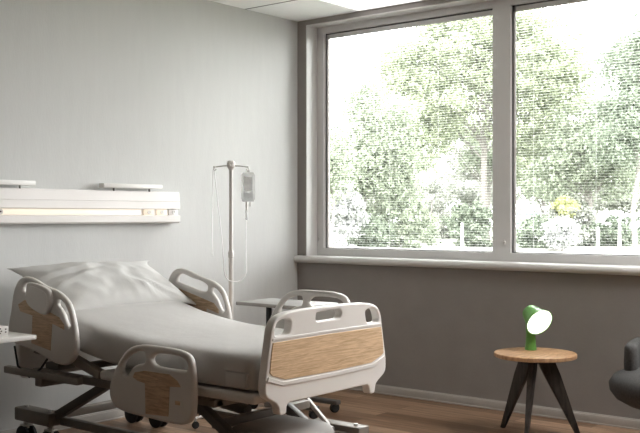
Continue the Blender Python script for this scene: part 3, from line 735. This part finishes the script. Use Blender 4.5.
def tree(label, dist, side, blobs, n, size, m, seed, trunk=.14, kind='tree', bark='bark', branches=26, clump=.28, name='tree', trunkz=None, group=None):
    b0 = spot(dist, side); b0.z = -.15
    t = thing(name, label, kind, tuple(b0), group)
    W_ = []
    for ds, dd, z, rs, rz, wgt in blobs:      # across, away, height, radius across, radius up, weight
        c0 = b0 + Rv * ds + Fv * dd; c0.z = z; W_.append((c0, (rs, rs, rz), wgt))
    me, tw = leaves(W_, n, size, seed, clump)
    o = link('foliage', me, m, t, None)
    rd = random.Random(seed + 9); tr = MB(); ztop_ = trunkz or max(z for _, _, z, _, _, _ in blobs)
    top_ = Vector((W_[0][0].x, W_[0][0].y, ztop_)); pts = [b0.copy()]
    for k in range(1, 6): pts.append(b0.lerp(top_, k / 5) + Vector((rd.gauss(0, .08), rd.gauss(0, .08), 0)))
    tr.tube(pts, [trunk * (1 - .14 * k) for k in range(6)], 8); tr.build('trunk', M[bark], t)
    br = MB()
    for k in range(branches):
        e_ = rd.choice(tw); kk = rd.random() * 3.0 + 1.9; ki = min(4, int(kk)); s0 = pts[ki].lerp(pts[ki + 1], kk - ki); L_ = (e_ - s0).length
        mid = s0.lerp(e_, .4) + Vector((rd.gauss(0, .1), rd.gauss(0, .1), .16)) * L_; m2 = s0.lerp(e_, .75) + Vector((rd.gauss(0, .1), rd.gauss(0, .1), .08)) * L_
        br.tube([s0, mid, m2, e_], [trunk * .24, trunk * .14, trunk * .08, trunk * .03], 5)
    if branches: br.build('branches', M[bark], t)
    return t
tree('tallest broad pale tree behind the thick window mullion', 45, 7.6, [(0, 0, 7.8, 3.9, 3.2, 3), (-2.9, 0, 6.6, 2.2, 2.6, 2.0), (2.6, 0, 6.4, 2.4, 2.9, 1.8), (-.6, 0, 10.4, 2.6, 1.3, 1.2), (1.8, 0, 9.8, 2.4, 1.5, 1.0), (-3.4, 0, 4.5, 2.0, 1.2, .6), (3.0, 0, 3.9, 2.0, 1.5, .9), (-3.8, 0, 8.3, 1.3, 1.2, .7), (-1.6, 0, 9.4, 1.8, 1.4, .8), (3.9, 0, 7.6, 1.3, 2.2, .9)], 68000, .095, M['leaf_yellow'], 1, .20, branches=90)
tree('slender light tree seen through the left side of the left pane', 38, 1.75, [(0, 0, 3.9, 1.45, 1.9, 2), (-.8, 0, 3.0, 1.0, 1.2, 1), (1.2, 0, 3.0, 1.2, 1.5, 1.2), (-.1, 0, 5.8, .7, .9, .35), (1.3, 0, 5.0, .8, 1.0, .4)], 22000, .078, M['leaf_green'], 2, .09, branches=40)
tree('small grey-green tree against the left window frame', 34, .45, [(0, 0, 3.2, .6, 1.3, 1)], 5000, .065, M['leaf_green'], 3, .06, branches=12)
tree('deep green tree at the right edge of the right pane', 40, 13.0, [(0, 0, 6.6, 1.6, 2.5, 2), (-.4, 0, 4.6, 1.5, 1.7, 1), (.8, 0, 8.2, 1.5, 1.7, 1)], 20000, .085, M['leaf_deep'], 4, .13, branches=50)
tree('open-branched pale tree in the right part of the right pane', 43, 11.9, [(0, 0, 4.6, 2.0, 1.7, 2), (-1.2, 0, 3.4, 1.7, 1.4, 1.3), (1.2, 0, 3.2, 1.5, 1.2, 1)], 19000, .085, M['leaf_green'], 5, .11, branches=80)
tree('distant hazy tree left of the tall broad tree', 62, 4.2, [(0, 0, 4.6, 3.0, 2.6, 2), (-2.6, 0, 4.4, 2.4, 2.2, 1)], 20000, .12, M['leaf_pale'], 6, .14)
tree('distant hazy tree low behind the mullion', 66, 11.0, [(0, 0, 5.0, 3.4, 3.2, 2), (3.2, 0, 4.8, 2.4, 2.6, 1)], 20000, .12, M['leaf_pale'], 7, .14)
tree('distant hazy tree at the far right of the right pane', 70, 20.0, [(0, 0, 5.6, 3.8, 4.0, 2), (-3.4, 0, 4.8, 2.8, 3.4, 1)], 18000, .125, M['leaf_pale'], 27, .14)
tree('grey-green tree below the broad crown in the left pane', 52, 9.0, [(0, 0, 4.6, 1.8, 1.3, 1), (-2.6, 0, 5.9, 1.6, 1.1, .8)], 6500, .095, M['leaf_green'], 8, .14, branches=30)
tree('bushy green tree low at the left of the right pane', 48, 11.0, [(0, 0, 3.9, 1.9, 1.7, 1)], 9000, .09, M['leaf_green'], 18, .12, branches=20)
tree('low spreading pale tree filling the gap above the hedges in the left pane', 56, 6.4, [(0, 0, 2.7, 2.2, .8, 1), (-3.4, 0, 2.4, 1.8, .9, 1), (2.8, 0, 2.5, 1.2, .8, .6)], 14000, .10, M['leaf_pale'], 31, .10, branches=10)
tree('low spreading pale tree filling the gap above the hedges in the right pane', 56, 15.0, [(0, 0, 2.5, 2.6, .9, 1), (3.0, 0, 2.4, 2.0, .9, 1), (-2.0, 0, 3.0, 1.6, .7, .5)], 15000, .10, M['leaf_pale'], 32, .10, branches=10)
def bush(label, dist, side, blobs, n, size, m, seed, name='shrub', group=None):
    return tree(label, dist, side, blobs, n, size, m, seed, .04, 'shrub', 'bark', 0, .12, name, .6, group)
bush('tall white-blossomed shrub against the left window frame', 36, .9, [(0, 0, 1.3, .75, 1.5, 1), (-.4, 0, 1.9, .55, 1.1, .6)], 8000, .075, M['blossom'], 11)
bush('rounded green hedge shrub in the middle of the left pane', 38, 3.2, [(0, 0, .95, 1.55, 1.05, 1), (-1.3, 0, .8, .9, .9, .5)], 12000, .07, M['leaf_green'], 12)
bush('low dark green shrub left of the rounded hedge', 37, 1.9, [(0, 0, .55, .9, .75, 1)], 5000, .07, M['leaf_deep'], 13)
bush('loose green shrub beside the mullion in the left pane', 42, 6.6, [(0, 0, .95, 1.25, 1.0, 1)], 7500, .08, M['leaf_deep'], 14)
bush('pale bush between the rounded hedge and the loose shrub', 44, 5.2, [(0, 0, 1.3, 1.2, 1.2, 1)], 5000, .08, M['leaf_pale'], 15)
bush('dense dark shrub at the bottom left of the right pane', 40, 9.0, [(0, 0, .55, 1.1, .75, 1)], 7000, .075, M['leaf_deep'], 16)
bush('white-blossomed shrub at the bottom of the right pane', 38.5, 9.55, [(0, 0, .6, .65, .65, 1)], 4500, .07, M['blossom'], 17)
bush('golden yellow bush top in the right pane', 42, 10.6, [(0, 0, 1.65, .5, .45, 1)], 1800, .085, M['gold'], 19)
bush('wide pale shrub under the golden bush', 42.5, 10.9, [(0, 0, .9, 1.4, .95, 1)], 7000, .08, M['leaf_pale'], 20)
bush('dark hedge row behind the white posts', 43, 13.3, [(0, 0, .6, 1.6, .7, 1), (-1.6, 0, .55, .9, .6, .5)], 9000, .08, M['leaf_deep'], 21)
# young pale trunks standing by the path
for (px_, h_, lb) in ((5.65, 1.0, 'slim white post by the path in the left pane'), (11.05, .85, 'slim white post left of its twin near the right edge'), (11.9, .95, 'slim white post nearest the right edge of the window')):
    b0 = spot(38.6, px_); o = MB(); o.lathe([(.07, -.16), (.065, .0), (.05, h_), (.055, h_ + .02), (.02, h_ + .05)], (b0.x, b0.y, 0), n=10)
    o = o.build('garden_post', M['fencewhite']); recentre(o); tag(o, lb, 'post', 'slim white posts along the path')
for (px_, d0, z0, z1, lb) in ((4.95, 43, 0, 2.0, 'thin dark lamp post in the left pane'), (8.75, 42.5, -.1, 1.6, 'thin dark lamp post at the left of the right pane')):
    b0 = spot(d0, px_); o = MB().lathe([(.06, -.16), (.035, .0), (.03, z1), (.09, z1 + .02), (.07, z1 + .12), (.01, z1 + .16)], (b0.x, b0.y, 0), n=10).build('lamp_post', M['beddark']); recentre(o)
    tag(o, lb, 'lamp post', 'thin dark lamp posts in the garden')
fn = thing('garden_fence', 'low slatted grey-green garden fence with a white top rail', 'fence', tuple(spot(48, 10.4)))
fn.location.z = 0
u0, u1 = spot(48, 9.1), spot(48, 12.5)
for z0, z1, mk_ in ((1.62, 1.80, 'fencewhite'), (1.36, 1.52, 'fence'), (1.10, 1.27, 'fencewhite'), (.85, 1.02, 'fence'), (.45, .75, 'fence')):
    a, b = u0.copy(), u1.copy(); a.z = b.z = (z0 + z1) / 2
    MB().beam(a, b, .05, z1 - z0).build('fence_board', M[mk_], fn)
for k in range(4):
    a = u0.lerp(u1, k / 3) + Fv * .07; MB().box((a.x - .04, a.y - .04, -.15), (a.x + .04, a.y + .04, 1.8)).build('fence_post', M['fence'], fn)
